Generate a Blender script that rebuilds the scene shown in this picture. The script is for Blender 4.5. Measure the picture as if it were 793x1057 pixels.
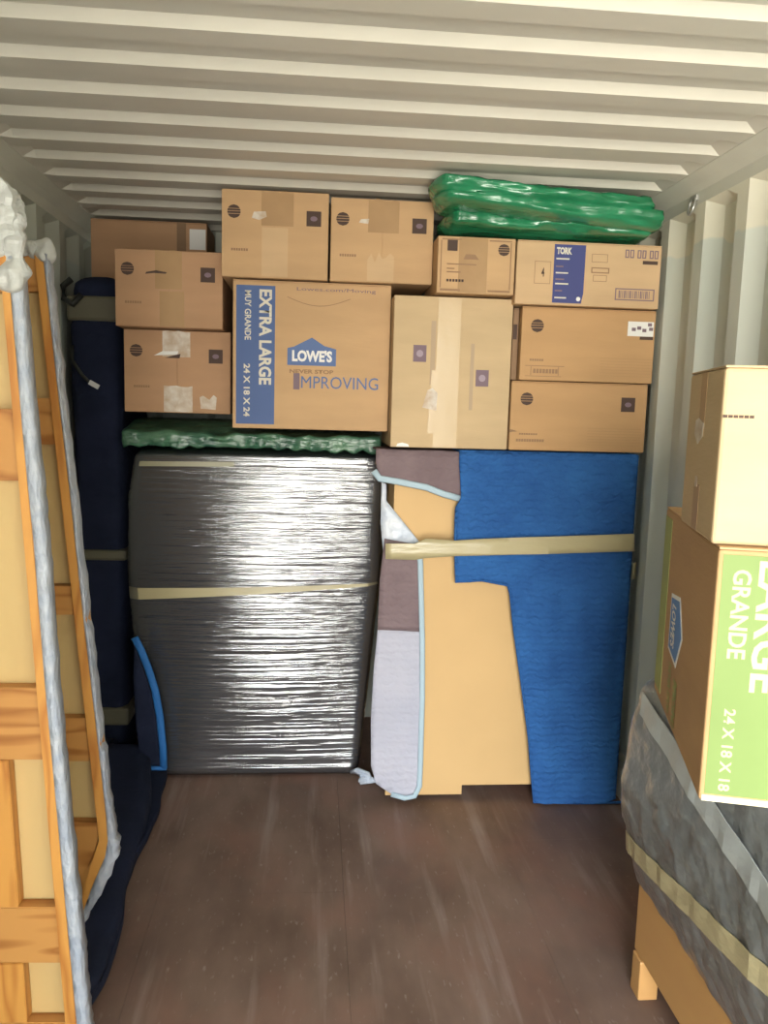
import bpy, bmesh, math, random
from mathutils import Vector, Matrix, noise
random.seed(7)
PI = math.pi
C = bpy.context.scene.collection
for o in list(bpy.data.objects): bpy.data.objects.remove(o)

# ------------------------------------------------------------------ camera
YAW, PIT, ROL, FPX, CX, CH = 0.08685, 0.12923, 0.02808, 840.58, -0.1192, 1.5914
fw = Vector((math.sin(YAW)*math.cos(PIT), math.cos(YAW)*math.cos(PIT), -math.sin(PIT)))
r0 = Vector((math.cos(YAW), -math.sin(YAW), 0)); u0 = r0.cross(fw)
rt = math.cos(ROL)*r0 + math.sin(ROL)*u0; up = -math.sin(ROL)*r0 + math.cos(ROL)*u0
cam = bpy.data.cameras.new('camera'); co = bpy.data.objects.new('camera', cam); C.objects.link(co)
M = Matrix((rt, up, -fw)).transposed().to_4x4(); M.translation = Vector((CX, 0, CH)); co.matrix_world = M
cam.sensor_fit = 'VERTICAL'; cam.sensor_height = 36; cam.lens = FPX*36/1057; cam.clip_start = .02
bpy.context.scene.camera = co

# ------------------------------------------------------------------ world: overcast daylight and sunlit yard outside the doors
sc = bpy.context.scene
w = bpy.data.worlds.new('world'); sc.world = w; w.use_nodes = True
wt = w.node_tree; wt.nodes.clear()
def wn(t, **k):
    n = wt.nodes.new(t)
    for a, b in k.items(): setattr(n, a, b)
    return n
wo = wn('ShaderNodeOutputWorld'); bg = wn('ShaderNodeBackground'); tc = wn('ShaderNodeTexCoord'); sx = wn('ShaderNodeSeparateXYZ')
cr = wn('ShaderNodeValToRGB'); cr.color_ramp.interpolation = 'EASE'
mr = wn('ShaderNodeMapRange'); mr.inputs['From Min'].default_value = -1; mr.inputs['From Max'].default_value = 1
wt.links.new(tc.outputs['Generated'], sx.inputs[0]); wt.links.new(sx.outputs['Z'], mr.inputs['Value']); wt.links.new(mr.outputs[0], cr.inputs[0])
e = cr.color_ramp.elements
e[0].position = 0; e[0].color = (.80, .76, .67, 1)
e[1].position = 1; e[1].color = (.62, .80, 1.05, 1)
a = cr.color_ramp.elements.new(.49); a.color = (.80, .76, .67, 1)
a = cr.color_ramp.elements.new(.52); a.color = (1.12, 1.08, 1.0, 1)
a = cr.color_ramp.elements.new(.72); a.color = (.85, .95, 1.05, 1)
wx = wn('ShaderNodeMapRange'); wx.inputs['From Min'].default_value = -.45; wx.inputs['From Max'].default_value = .24
wx.inputs['To Min'].default_value = 2.5; wx.inputs['To Max'].default_value = .22
wt.links.new(sx.outputs['X'], wx.inputs['Value'])
ml = wn('ShaderNodeMath', operation='MULTIPLY'); ml.inputs[1].default_value = 20
wt.links.new(wx.outputs[0], ml.inputs[0]); wt.links.new(ml.outputs[0], bg.inputs['Strength'])
wt.links.new(cr.outputs[0], bg.inputs['Color']); wt.links.new(bg.outputs[0], wo.inputs[0])
sc.view_settings.view_transform = 'Standard'; sc.view_settings.look = 'None'; sc.view_settings.gamma = 1
sc.view_settings.use_curve_mapping = False; sc.view_settings.exposure = 0.0
OPEN_Y, END_Y, HW = -1.9, 4.02, 1.165
# the open doorway lets the daylight in (portal: guides sampling of the world light, adds none)
pl = bpy.data.lights.new('doorway_daylight', 'AREA'); pl.shape = 'RECTANGLE'; pl.size = 2.33; pl.size_y = 2.38
po = bpy.data.objects.new('doorway_daylight', pl); C.objects.link(po); po.location = (0, OPEN_Y+.01, 1.2); po.rotation_euler = (PI/2, 0, 0)
pl.cycles.is_portal = True

# ------------------------------------------------------------------ materials
def mat(name, base, rough=.8, metal=0, spec=.5, col2=None, nscale=8, nstretch=(1,1,1), bump=0, bscale=40, bstretch=(1,1,1), detail=4, coat=0, lo=.35, hi=.65):
    m = bpy.data.materials.new(name); m.use_nodes = True; t = m.node_tree; b = t.nodes['Principled BSDF']
    b.inputs['Base Color'].default_value = (*base, 1); b.inputs['Roughness'].default_value = rough
    b.inputs['Metallic'].default_value = metal; b.inputs['Specular IOR Level'].default_value = spec; b.inputs['Coat Weight'].default_value = coat
    tcn = t.nodes.new('ShaderNodeTexCoord')
    def nz(scale, stretch, det=detail):
        mp = t.nodes.new('ShaderNodeMapping'); mp.inputs['Scale'].default_value = stretch
        n = t.nodes.new('ShaderNodeTexNoise'); n.inputs['Scale'].default_value = scale; n.inputs['Detail'].default_value = det
        t.links.new(tcn.outputs['Object'], mp.inputs[0]); t.links.new(mp.outputs[0], n.inputs['Vector']); return n
    if col2:
        n = nz(nscale, nstretch); r = t.nodes.new('ShaderNodeValToRGB')
        r.color_ramp.elements[0].position = lo; r.color_ramp.elements[1].position = hi
        r.color_ramp.elements[0].color = (*base, 1); r.color_ramp.elements[1].color = (*col2, 1)
        t.links.new(n.outputs['Fac'], r.inputs[0]); t.links.new(r.outputs[0], b.inputs['Base Color'])
    if bump:
        n = nz(bscale, bstretch); bp = t.nodes.new('ShaderNodeBump'); bp.inputs['Strength'].default_value = bump; bp.inputs['Distance'].default_value = .01
        t.links.new(n.outputs['Fac'], bp.inputs['Height']); t.links.new(bp.outputs[0], b.inputs['Normal'])
    return m
def card(name, c, k=.9, rough=.75):
    return mat(name, c, rough, col2=tuple(v*k for v in c), nscale=3, nstretch=(1,1,4), bump=.08, bscale=25, bstretch=(1,1,6), spec=.3)
def film(name, tint, alpha, rough=.25, bump=.6, bscale=20, bstretch=(1,1,1), diff=.3):
    m = bpy.data.materials.new(name); m.use_nodes = True; t = m.node_tree; b = t.nodes['Principled BSDF']
    b.inputs['Base Color'].default_value = (*tint, 1); b.inputs['Roughness'].default_value = rough; b.inputs['Specular IOR Level'].default_value = .9
    out = [n for n in t.nodes if n.type == 'OUTPUT_MATERIAL'][0]
    tr = t.nodes.new('ShaderNodeBsdfTransparent'); mx = t.nodes.new('ShaderNodeMixShader')
    gl = t.nodes.new('ShaderNodeBsdfGlossy'); gl.inputs['Roughness'].default_value = rough; gl.inputs['Color'].default_value = (.72,.73,.74,1)
    fr = t.nodes.new('ShaderNodeFresnel'); fr.inputs['IOR'].default_value = 1.6
    tcn = t.nodes.new('ShaderNodeTexCoord'); mp = t.nodes.new('ShaderNodeMapping'); mp.inputs['Scale'].default_value = bstretch
    n = t.nodes.new('ShaderNodeTexNoise'); n.inputs['Scale'].default_value = bscale; n.inputs['Detail'].default_value = 3
    bp = t.nodes.new('ShaderNodeBump'); bp.inputs['Strength'].default_value = bump; bp.inputs['Distance'].default_value = .02
    t.links.new(tcn.outputs['Object'], mp.inputs[0]); t.links.new(mp.outputs[0], n.inputs['Vector']); t.links.new(n.outputs['Fac'], bp.inputs['Height'])
    for q in (b, gl, fr): t.links.new(bp.outputs[0], q.inputs['Normal'])
    mx.inputs[0].default_value = alpha
    t.links.new(tr.outputs[0], mx.inputs[1]); t.links.new(b.outputs[0], mx.inputs[2])
    m2 = t.nodes.new('ShaderNodeMixShader'); ma = t.nodes.new('ShaderNodeMath'); ma.operation = 'MULTIPLY_ADD'
    ma.inputs[1].default_value = 1.3; ma.inputs[2].default_value = diff
    t.links.new(fr.outputs[0], ma.inputs[0]); t.links.new(ma.outputs[0], m2.inputs[0])
    t.links.new(mx.outputs[0], m2.inputs[1]); t.links.new(gl.outputs[0], m2.inputs[2]); t.links.new(m2.outputs[0], out.inputs[0])
    return m
def quilt(name, c, c2, scale=60, strength=.5):
    """moving-blanket cloth: zigzag quilting stitches as bump"""
    m = mat(name, c, .9, col2=c2, nscale=5, spec=.2)
    t = m.node_tree; b = t.nodes['Principled BSDF']; tcn = [n for n in t.nodes if n.type == 'TEX_COORD'][0]
    wv = t.nodes.new('ShaderNodeTexWave'); wv.wave_type = 'BANDS'; wv.bands_direction = 'Z'; wv.inputs['Scale'].default_value = scale/6
    wv.inputs['Distortion'].default_value = 3.5; wv.inputs['Detail'].default_value = 1; wv.inputs['Detail Scale'].default_value = 4
    n = t.nodes.new('ShaderNodeTexNoise'); n.inputs['Scale'].default_value = 14; n.inputs['Detail'].default_value = 3
    ad = t.nodes.new('ShaderNodeMath'); ad.operation = 'MULTIPLY_ADD'; ad.inputs[1].default_value = .35
    bp = t.nodes.new('ShaderNodeBump'); bp.inputs['Strength'].default_value = strength; bp.inputs['Distance'].default_value = .012
    t.links.new(tcn.outputs['Object'], wv.inputs[0]); t.links.new(tcn.outputs['Object'], n.inputs['Vector'])
    t.links.new(wv.outputs['Fac'], ad.inputs[0]); t.links.new(n.outputs['Fac'], ad.inputs[2])
    t.links.new(ad.outputs[0], bp.inputs['Height']); t.links.new(bp.outputs[0], b.inputs['Normal'])
    return m
def pine(name, c, c2, axis='Z'):
    m = bpy.data.materials.new(name); m.use_nodes = True; t = m.node_tree; b = t.nodes['Principled BSDF']
    b.inputs['Roughness'].default_value = .45; b.inputs['Specular IOR Level'].default_value = .4
    tcn = t.nodes.new('ShaderNodeTexCoord'); mp = t.nodes.new('ShaderNodeMapping')
    mp.inputs['Scale'].default_value = (1, 1, .14) if axis == 'Z' else (.14, 1, 1)
    n = t.nodes.new('ShaderNodeTexNoise'); n.inputs['Scale'].default_value = 11; n.inputs['Detail'].default_value = 2
    mu = t.nodes.new('ShaderNodeMath'); mu.operation = 'MULTIPLY'; mu.inputs[1].default_value = 11
    pp = t.nodes.new('ShaderNodeMath'); pp.operation = 'PINGPONG'; pp.inputs[1].default_value = 1
    r = t.nodes.new('ShaderNodeValToRGB'); r.color_ramp.elements[0].position = .0; r.color_ramp.elements[0].color = (*c2, 1)
    r.color_ramp.elements[1].position = .55; r.color_ramp.elements[1].color = (*c, 1)
    t.links.new(tcn.outputs['Object'], mp.inputs[0]); t.links.new(mp.outputs[0], n.inputs['Vector']); t.links.new(n.outputs['Fac'], mu.inputs[0])
    t.links.new(mu.outputs[0], pp.inputs[0]); t.links.new(pp.outputs[0], r.inputs[0]); t.links.new(r.outputs[0], b.inputs['Base Color'])
    return m

M_ceil = mat('ceiling_paint', (.66,.63,.55), .45, spec=.4, col2=(.60,.575,.50), nscale=1.6, bump=.03, bscale=12)
M_rail = mat('rail_paint', (.66,.65,.56), .5, col2=(.60,.59,.51), nscale=4)
M_card = card('kraft_card', (.56,.36,.19)); M_card2 = card('dull_kraft_card', (.48,.285,.16)); M_card3 = card('pale_kraft_card', (.60,.41,.235))
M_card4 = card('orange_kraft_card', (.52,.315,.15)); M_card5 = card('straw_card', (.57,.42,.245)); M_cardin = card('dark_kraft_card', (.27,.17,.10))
M_tape = mat('packing_tape', (.37,.225,.105), .5, spec=.3, bump=.12, bscale=30, col2=(.42,.26,.125), nscale=6)
M_tape_k = mat('glossy_tape', (.54,.40,.22), .30, spec=.5, bump=.12, bscale=14, bstretch=(1,1,2))
M_torn = mat('torn_paper', (.66,.60,.52), .7, bump=.3, bscale=40, col2=(.50,.38,.27), nscale=25)
M_ink = mat('brown_ink', (.075,.045,.035), .8); M_ink2 = mat('faded_ink', (.30,.18,.10), .8); M_inkp = mat('purple_ink', (.20,.14,.17), .8)
M_navyink = mat('navy_ink', (.045,.055,.20), .6); M_blueink = mat('blue_ink', (.055,.105,.27), .6); M_white = mat('white_print', (.78,.77,.74), .6)
M_logoblue = mat('logo_blue', (.06,.12,.30), .55); M_paleink = mat('cream_print', (.66,.62,.52), .7)
M_green = mat('lime_ink', (.165,.245,.062), .6, col2=(.145,.22,.052), nscale=4); M_greenline = mat('olive_ink', (.34,.37,.11), .7)
M_brightlogo = mat('bright_blue_ink', (.08,.22,.52), .6); M_cream = mat('cream_letters', (.55,.56,.30), .7)
M_navy = quilt('navy_quilt', (.012,.017,.038), (.018,.024,.054), 40, .35)
M_blue = quilt('blue_quilt', (.025,.10,.31), (.035,.14,.40), 70, 1.0)
M_lilac = quilt('lilac_quilt', (.50,.50,.58), (.45,.46,.55), 60, .35); M_brownq = quilt('brown_quilt', (.24,.18,.19), (.19,.14,.15), 60, .45)
M_bind = mat('binding', (.42,.55,.63), .8, bump=.2, bscale=60); M_bindblue = mat('blue_binding', (.02,.16,.48), .7, bump=.2, bscale=60)
M_tan = mat('tan_board', (.67,.445,.205), .6, col2=(.63,.415,.19), nscale=2.5, spec=.3)
M_bandtape = mat('buff_tape', (.46,.40,.23), .3, spec=.7, bump=.25, bscale=20, bstretch=(1,1,3))
M_darkblanket = mat('dark_wrapped_cloth', (.055,.056,.060), .75, bump=.4, bscale=10, col2=(.04,.04,.046), nscale=4)
M_streched = film('stretch_film', (.35,.36,.40), .08, rough=.13, bump=.5, bscale=34, bstretch=(.02,1,1.8), diff=.16)
M_olivetape = mat('olive_tape', (.30,.28,.17), .35, spec=.6, bump=.1, bscale=20)
M_greenfilm = mat('green_plastic', (.012,.16,.065), .26, spec=.8, bump=1.0, bscale=14, bstretch=(.25,1,1.8), col2=(.03,.26,.12), nscale=9, nstretch=(.4,1,2))
M_greenpale = mat('dull_green_plastic', (.02,.09,.055), .28, spec=.7, bump=1.0, bscale=30, bstretch=(.4,1,1.6), col2=(.10,.22,.13), nscale=11)
M_whitefilm = mat('white_plastic_foam', (.62,.66,.72), .35, spec=.6, bump=.7, bscale=30, col2=(.52,.59,.70), nscale=14)
M_edgefilm = mat('cloudy_plastic_edge', (.33,.37,.45), .45, spec=.4, bump=1.0, bscale=60, bstretch=(1,1,.5), col2=(.45,.48,.53), nscale=30)
M_crumple = mat('crumpled_clear_plastic', (.50,.51,.49), .45, spec=.5, bump=.9, bscale=22)
M_pine = pine('pine_upright', (.60,.285,.065), (.44,.17,.035)); M_pineh = pine('pine_rail', (.52,.25,.07), (.34,.13,.03), 'Y')
M_ply = mat('pale_plywood', (.62,.44,.19), .6, col2=(.57,.39,.16), nscale=2, nstretch=(1,1,.3))
M_steel = mat('galvanised_steel', (.50,.50,.48), .35, metal=.8); M_white_tag = mat('white_tag', (.7,.7,.7), .5)
M_olive = mat('grey_olive_blanket', (.40,.405,.35), .85, bump=.5, bscale=14, bstretch=(1,1.6,1), col2=(.30,.305,.27), nscale=16, nstretch=(1,1.4,.6))
M_film2 = film('cloudy_film', (.5,.53,.52), .36, rough=.3, bump=.8, bscale=14, bstretch=(1,.7,1.2), diff=.03)
M_black = mat('black_strap', (.02,.022,.02), .6)
M_desk = mat('honey_wood', (.56,.31,.11), .5, col2=(.50,.27,.10), nscale=6, nstretch=(1,.2,1))

# ------------------------------------------------------------------ helpers
def mesh_obj(name, bm, m, parent=None, smooth=False):
    me = bpy.data.meshes.new(name); bmesh.ops.recalc_face_normals(bm, faces=bm.faces); bm.to_mesh(me); bm.free()
    if smooth:
        for p in me.polygons: p.use_smooth = True
    o = bpy.data.objects.new(name, me); C.objects.link(o); o.data.materials.append(m)
    if parent: o.parent = parent
    return o
def tag(o, label, cat, group=None):
    o['label'] = label; o['category'] = cat
    if group: o['group'] = group
    return o
def thing(name, label, cat, loc=(0,0,0), rz=0, group=None):
    o = bpy.data.objects.new(name, None); C.objects.link(o); o.location = loc; o.rotation_euler = (0,0,rz); o.empty_display_size = .1
    return tag(o, label, cat, group)
def struct(name, bm, m, smooth=False):
    o = mesh_obj(name, bm, m, None, smooth); o['kind'] = 'structure'; return o
def add_box(bm, x0, x1, y0, y1, z0, z1, bev=0):
    vs = [bm.verts.new((x,y,z)) for x in (x0,x1) for y in (y0,y1) for z in (z0,z1)]
    fs = [bm.faces.new([vs[i] for i in q]) for q in ((0,1,3,2),(4,6,7,5),(0,4,5,1),(2,3,7,6),(0,2,6,4),(1,5,7,3))]
    if bev:
        es = list({e for f in fs for e in f.edges}); bmesh.ops.bevel(bm, geom=es, offset=bev, segments=2, affect='EDGES', profile=.5)
    return bm
def box(name, d, m, parent=None, bev=0):
    return mesh_obj(name, add_box(bmesh.new(), *d, bev), m, parent)
def rect(x0, x1, z0, z1): return [(x0,z0),(x1,z0),(x1,z1),(x0,z1)]
def fr(p, s=1.0): return noise.noise(Vector(p)*s)
def sheet(name, poly, m, parent, place, cell=.04, thick=.006, disp=None, smooth=True):
    """cloth/film sheet: polygon (u,v) cut on a grid, bent by place(u,v)->(point, normal), thickened"""
    bm = bmesh.new(); f = bm.faces.new([bm.verts.new((u, 0, v)) for u, v in poly])
    us = [q[0] for q in poly]; vs = [q[1] for q in poly]
    for ax, lo, hi in ((0, min(us), max(us)), (2, min(vs), max(vs))):
        k = lo + cell
        while k < hi - 1e-4:
            n = [0,0,0]; n[ax] = 1; c = [0,0,0]; c[ax] = k
            bmesh.ops.bisect_plane(bm, geom=bm.verts[:]+bm.edges[:]+bm.faces[:], plane_co=c, plane_no=n, dist=1e-5); k += cell
    bm.verts.index_update(); base = list(bm.verts); faces = [[v.index for v in f.verts] for f in bm.faces]
    edges = [(e.verts[0].index, e.verts[1].index) for e in bm.edges if e.is_boundary]
    P, N = [], []
    for v in base:
        p, n = place(v.co.x, v.co.z); n = Vector(n).normalized(); d = disp(v.co.x, v.co.z) if disp else 0
        P.append(Vector(p) + n*d); N.append(n)
    bm.free(); b2 = bmesh.new()
    A = [b2.verts.new(p + n*thick/2) for p, n in zip(P, N)]; B = [b2.verts.new(p - n*thick/2) for p, n in zip(P, N)]
    for q in faces:
        b2.faces.new([A[i] for i in q]); b2.faces.new([B[i] for i in reversed(q)])
    for i, j in edges: b2.faces.new([A[i], A[j], B[j], B[i]])
    return mesh_obj(name, b2, m, parent, smooth)
def front_wrap(Yf, Zt, Xr=99, Xl=-99):
    """front plane y=Yf, bending back over the top at Zt and round the sides"""
    def f(u, v):
        if v > Zt: return (u, Yf + (v-Zt), Zt), (0,-.3,1)
        if u > Xr: return (Xr, Yf + (u-Xr), v), (1,-.3,0)
        if u < Xl: return (Xl, Yf + (Xl-u), v), (-1,-.3,0)
        return (u, Yf, v), (0,-1, .8 if v > Zt-.005 else 0)
    return f
def soft(name, d, m, parent, n=(12,6,12), round_=.05, disp=None, prof=None):
    """rounded, lumpy block: superellipsoid-ish grid box"""
    x0,x1,y0,y1,z0,z1 = d; bm = bmesh.new(); cache = {}
    def V(i,j,k):
        key = (i,j,k)
        if key not in cache:
            p = Vector((x0+(x1-x0)*i/n[0], y0+(y1-y0)*j/n[1], z0+(z1-z0)*k/n[2]))
            c = Vector((min(max(p.x, x0+round_), x1-round_), min(max(p.y, y0+round_), y1-round_), min(max(p.z, z0+round_), z1-round_)))
            q = p - c
            if q.length > 1e-6: p = c + q.normalized()*round_
            nn = (q.normalized() if q.length > 1e-6 else Vector((0,0,1)))
            if prof: p = prof(p)
            if disp: p = p + nn*disp(p)
            cache[key] = bm.verts.new(p)
        return cache[key]
    def quads(a, b, f):
        for i in range(a):
            for j in range(b):
                bm.faces.new([f(i,j), f(i+1,j), f(i+1,j+1), f(i,j+1)])
    for k in (0, n[2]): quads(n[0], n[1], lambda i,j: V(i,j,k))
    for k in (0, n[1]): quads(n[0], n[2], lambda i,j: V(i,k,j))
    for k in (0, n[0]): quads(n[1], n[2], lambda i,j: V(k,i,j))
    return mesh_obj(name, bm, m, parent, True)
class Face:
    """a flat face of a carton: origin, s and t directions, outward normal, in the carton's own space"""
    def __init__(s, o, sd, td, n): s.o, s.sd, s.td, s.n = Vector(o), Vector(sd), Vector(td), Vector(n)
    def prism(s, bm, pts, h0, h1):
        A = [bm.verts.new(s.o + s.sd*a + s.td*b + s.n*h0) for a,b in pts]; B = [bm.verts.new(s.o + s.sd*a + s.td*b + s.n*h1) for a,b in pts]
        bm.faces.new(A); bm.faces.new(B); k = len(pts)
        for i in range(k): bm.faces.new([A[i], A[(i+1)%k], B[(i+1)%k], B[i]])
    def decal(s, name, polys, m, parent, h=.0010, h0=.0):
        bm = bmesh.new()
        for p in polys: s.prism(bm, p, h0, h)
        return mesh_obj(name, bm, m, parent)
    def text(s, body, a0, a1, b0, b1, m, parent, turn=False, bold=0.02, h=.0016, name='printed_text', h0=0):
        """text filling the rectangle a0..a1, b0..b1; turn=True reads downwards"""
        cu = bpy.data.curves.new('t', 'FONT'); cu.body = body; cu.offset = bold; cu.resolution_u = 3
        to = bpy.data.objects.new('t', cu); C.objects.link(to); dg = bpy.context.evaluated_depsgraph_get()
        me = bpy.data.meshes.new_from_object(to.evaluated_get(dg)); bpy.data.objects.remove(to); bpy.data.curves.remove(cu)
        xs = [v.co.x for v in me.vertices]; ys = [v.co.y for v in me.vertices]; xa, xb, ya, yb = min(xs), max(xs), min(ys), max(ys)
        for v in me.vertices:
            u, t = (v.co.x-xa)/(xb-xa), (v.co.y-ya)/(yb-ya)
            if turn: a_, b_ = a0+(a1-a0)*t, b1-(b1-b0)*u
            else: a_, b_ = a0+(a1-a0)*u, b0+(b1-b0)*t
            v.co = s.o + s.sd*a_ + s.td*b_ + s.n*h
        me.name = name; o = bpy.data.objects.new(name, me); C.objects.link(o); me.materials.append(m); o.parent = parent
        return o
def circle(cx, cz, r, n=20): return [(cx+r*math.cos(2*PI*i/n), cz+r*math.sin(2*PI*i/n)) for i in range(n)]
def globe(cx, cz, r):
    """round printed emblem: disc cut into bands by thin gaps"""
    out = []; cuts = [-1,-.38,-.30,.02,.10,.38,.46,1]
    for i in range(0, len(cuts)-1, 2):
        a, b = cuts[i], cuts[i+1]; pts = []
        for k in range(5):
            t = a+(b-a)*k/4; pts.append((cx+r*math.sqrt(max(0,1-t*t))*.999+1e-4, cz+r*t))
        for k in range(5):
            t = b-(b-a)*k/4; pts.append((cx-r*math.sqrt(max(0,1-t*t))*.999-1e-4, cz+r*t))
        out.append(pts)
    return out

def carton(label, x0, x1, z0, z1, Y, depth, m=M_card, seam=False, rz=0, group=None, name='cardboard_box', roll=0):
    wd, ht = x1-x0, z1-z0
    t = thing(name, label, 'cardboard box', ((x0+x1)/2, Y+depth/2, z0), rz, group)
    t.rotation_euler = (0, roll, rz)
    F = .004
    if seam:
        box('body', (-wd/2, wd/2, -depth/2+F, depth/2, 0, ht), m, t, .003)
        g = .0015
        box('flap', (-wd/2+.001, -g, -depth/2, -depth/2+F, .002, ht-.002), m, t, .001)
        box('flap', (g, wd/2-.001, -depth/2, -depth/2+F, .002, ht-.002), m, t, .001)
    else:
        bm = add_box(bmesh.new(), -wd/2, wd/2, -depth/2, depth/2, 0, ht-F, .004); mesh_obj('body', bm, m, t)
        box('flap', (-wd/2+.001, wd/2-.001, -depth/2+.001, -.001, ht-F, ht), m, t, .001)
        box('flap', (-wd/2+.001, wd/2-.001, .001, depth/2-.001, ht-F, ht), m, t, .001)
    f = Face((-wd/2, -depth/2, 0), (1,0,0), (0,0,1), (0,-1,0))
    return t, f, wd, ht
def tape(f, t, a0, a1, b0, b1, m=M_tape, h=.0007, jag=0, name='tape'):
    pts = [(a0,b0),(a1,b0)]
    n = 7
    pts += [(a1, b1)] if not jag else [(a1-(a1-a0)*i/n, b1+random.uniform(-jag,jag)) for i in range(n+1)]
    if not jag: pts.append((a0,b1))
    return f.decal(name, [pts], m, t, h)
def office_marks(t, f, wd, ht, sq=True, line=True, line_m=None):
    f.decal('printed_emblem', globe(.115*wd, .745*ht, .024), M_ink, t)
    if sq:
        c = (.86*wd, .70*ht); s = .027
        sq_ = f.decal('printed_square', [rect(c[0]-s, c[0]+s, c[1]-s, c[1]+s)], M_ink, t)
        f.decal('printed_ring', [[(c[0]+.013*math.cos(a), c[1]+.009*math.sin(a)) for a in [k*PI/8 for k in range(16)]]], M_inkp, sq_, .0015, .001)
    if line: f.decal('printed_line', [rect(.09*wd+i*.009, .09*wd+i*.009+.0065, .30*ht, .30*ht+.009) for i in range(7)], line_m or M_ink2, t)

# ------------------------------------------------------------------ the container
def wood_floor():
    m = bpy.data.materials.new('worn_floor'); m.use_nodes = True; t = m.node_tree; b = t.nodes['Principled BSDF']
    b.inputs['Roughness'].default_value = .62; b.inputs['Specular IOR Level'].default_value = .3
    tcn = t.nodes.new('ShaderNodeTexCoord')
    def nz(sc_, st, det):
        mp = t.nodes.new('ShaderNodeMapping'); mp.inputs['Scale'].default_value = st; n = t.nodes.new('ShaderNodeTexNoise')
        n.inputs['Scale'].default_value = sc_; n.inputs['Detail'].default_value = det
        t.links.new(tcn.outputs['Object'], mp.inputs[0]); t.links.new(mp.outputs[0], n.inputs['Vector']); return n
    def ramp(n, p0, c0, p1, c1):
        r = t.nodes.new('ShaderNodeValToRGB'); r.color_ramp.elements[0].position = p0; r.color_ramp.elements[0].color = (*c0,1)
        r.color_ramp.elements[1].position = p1; r.color_ramp.elements[1].color = (*c1,1); t.links.new(n.outputs[0], r.inputs[0]); return r
    def mix(f, a_, b_, mode='MIX'):
        x = t.nodes.new('ShaderNodeMix'); x.data_type = 'RGBA'; x.blend_type = mode
        if isinstance(f, float): x.inputs[0].default_value = f
        else: t.links.new(f.outputs[0], x.inputs[0])
        t.links.new(a_, x.inputs[6]); 
        if isinstance(b_, tuple): x.inputs[7].default_value = (*b_,1)
        else: t.links.new(b_, x.inputs[7])
        return x
    c = ramp(nz(2.2, (2.2,.9,1), 5), .3, (.145,.090,.066), .7, (.275,.186,.142))
    st = ramp(nz(16, (1,.07,1), 4), .55, (0,0,0), .80, (1,1,1)); x1 = mix(st, c.outputs[0], (.37,.29,.25))
    st2 = ramp(nz(70, (1,.35,1), 5), .62, (0,0,0), .80, (1,1,1)); x2 = mix(st2, x1.outputs[2], (.34,.28,.24))
    dk = ramp(nz(1.1, (1.5,1,1), 3), .50, (0,0,0), .68, (.65,.65,.65)); x3 = mix(dk, x2.outputs[2], (.115,.074,.062))
    rd = ramp(nz(3.3, (1,.6,1), 5), .48, (0,0,0), .72, (.8,.8,.8)); x4 = mix(rd, x3.outputs[2], (.26,.135,.098))
    t.links.new(x4.outputs[2], b.inputs['Base Color'])
    n = nz(40, (1,.2,1), 4); bp = t.nodes.new('ShaderNodeBump'); bp.inputs['Strength'].default_value = .25; bp.inputs['Distance'].default_value = .004
    t.links.new(n.outputs['Fac'], bp.inputs['Height']); t.links.new(bp.outputs[0], b.inputs['Normal'])
    return m
bm = bmesh.new()
seams = [-1.20,-.60,.0,.60,1.20]
for i in range(4):
    y = OPEN_Y; L = [1.6,2.0,1.1,2.3][i]
    while y < END_Y:
        y2 = min(END_Y, y+L); add_box(bm, seams[i]+.0004, seams[i+1]-.0004, y+.0004, y2-.0004, -.028, 0); y = y2; L = 2.4
add_box(bm, -1.2, 1.2, OPEN_Y, END_Y, -.06, -.029); struct('floor', bm, wood_floor())

def corrugate(period, segs, a, b, start):
    """(pos, depth) polyline along a wall"""
    pts = []; s = start
    while s > a: s -= period
    while s < b:
        for off, d in segs: pts.append((s+off, d))
        s += period
    return [p for p in pts if a-.001 <= p[0] <= b+.001]
# ceiling: rib bright faces (turned to the doors) centred on y = 1.884 + .2082 n
pts = corrugate(.2082, ((-.010,.022),(.010,0),(.085,0),(.103,.022)), OPEN_Y, END_Y+.15, 1.884)
bm = bmesh.new(); prev = None
for y, d in pts:
    z = 2.380 + d
    cur = [bm.verts.new((x, y, z)) for x in (-1.15, -1.10, -1.06, 1.06, 1.10, 1.15)]
    cur[0].co.z = cur[1].co.z = 2.378; cur[4].co.z = cur[5].co.z = 2.378
    if prev:
        for i in range(5): bm.faces.new([prev[i], prev[i+1], cur[i+1], cur[i]])
    prev = cur
r = bmesh.ops.extrude_face_region(bm, geom=bm.faces[:])
for v in r['geom']:
    if isinstance(v, bmesh.types.BMVert): v.co.z = 2.43
struct('ceiling', bm, M_ceil)

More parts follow.
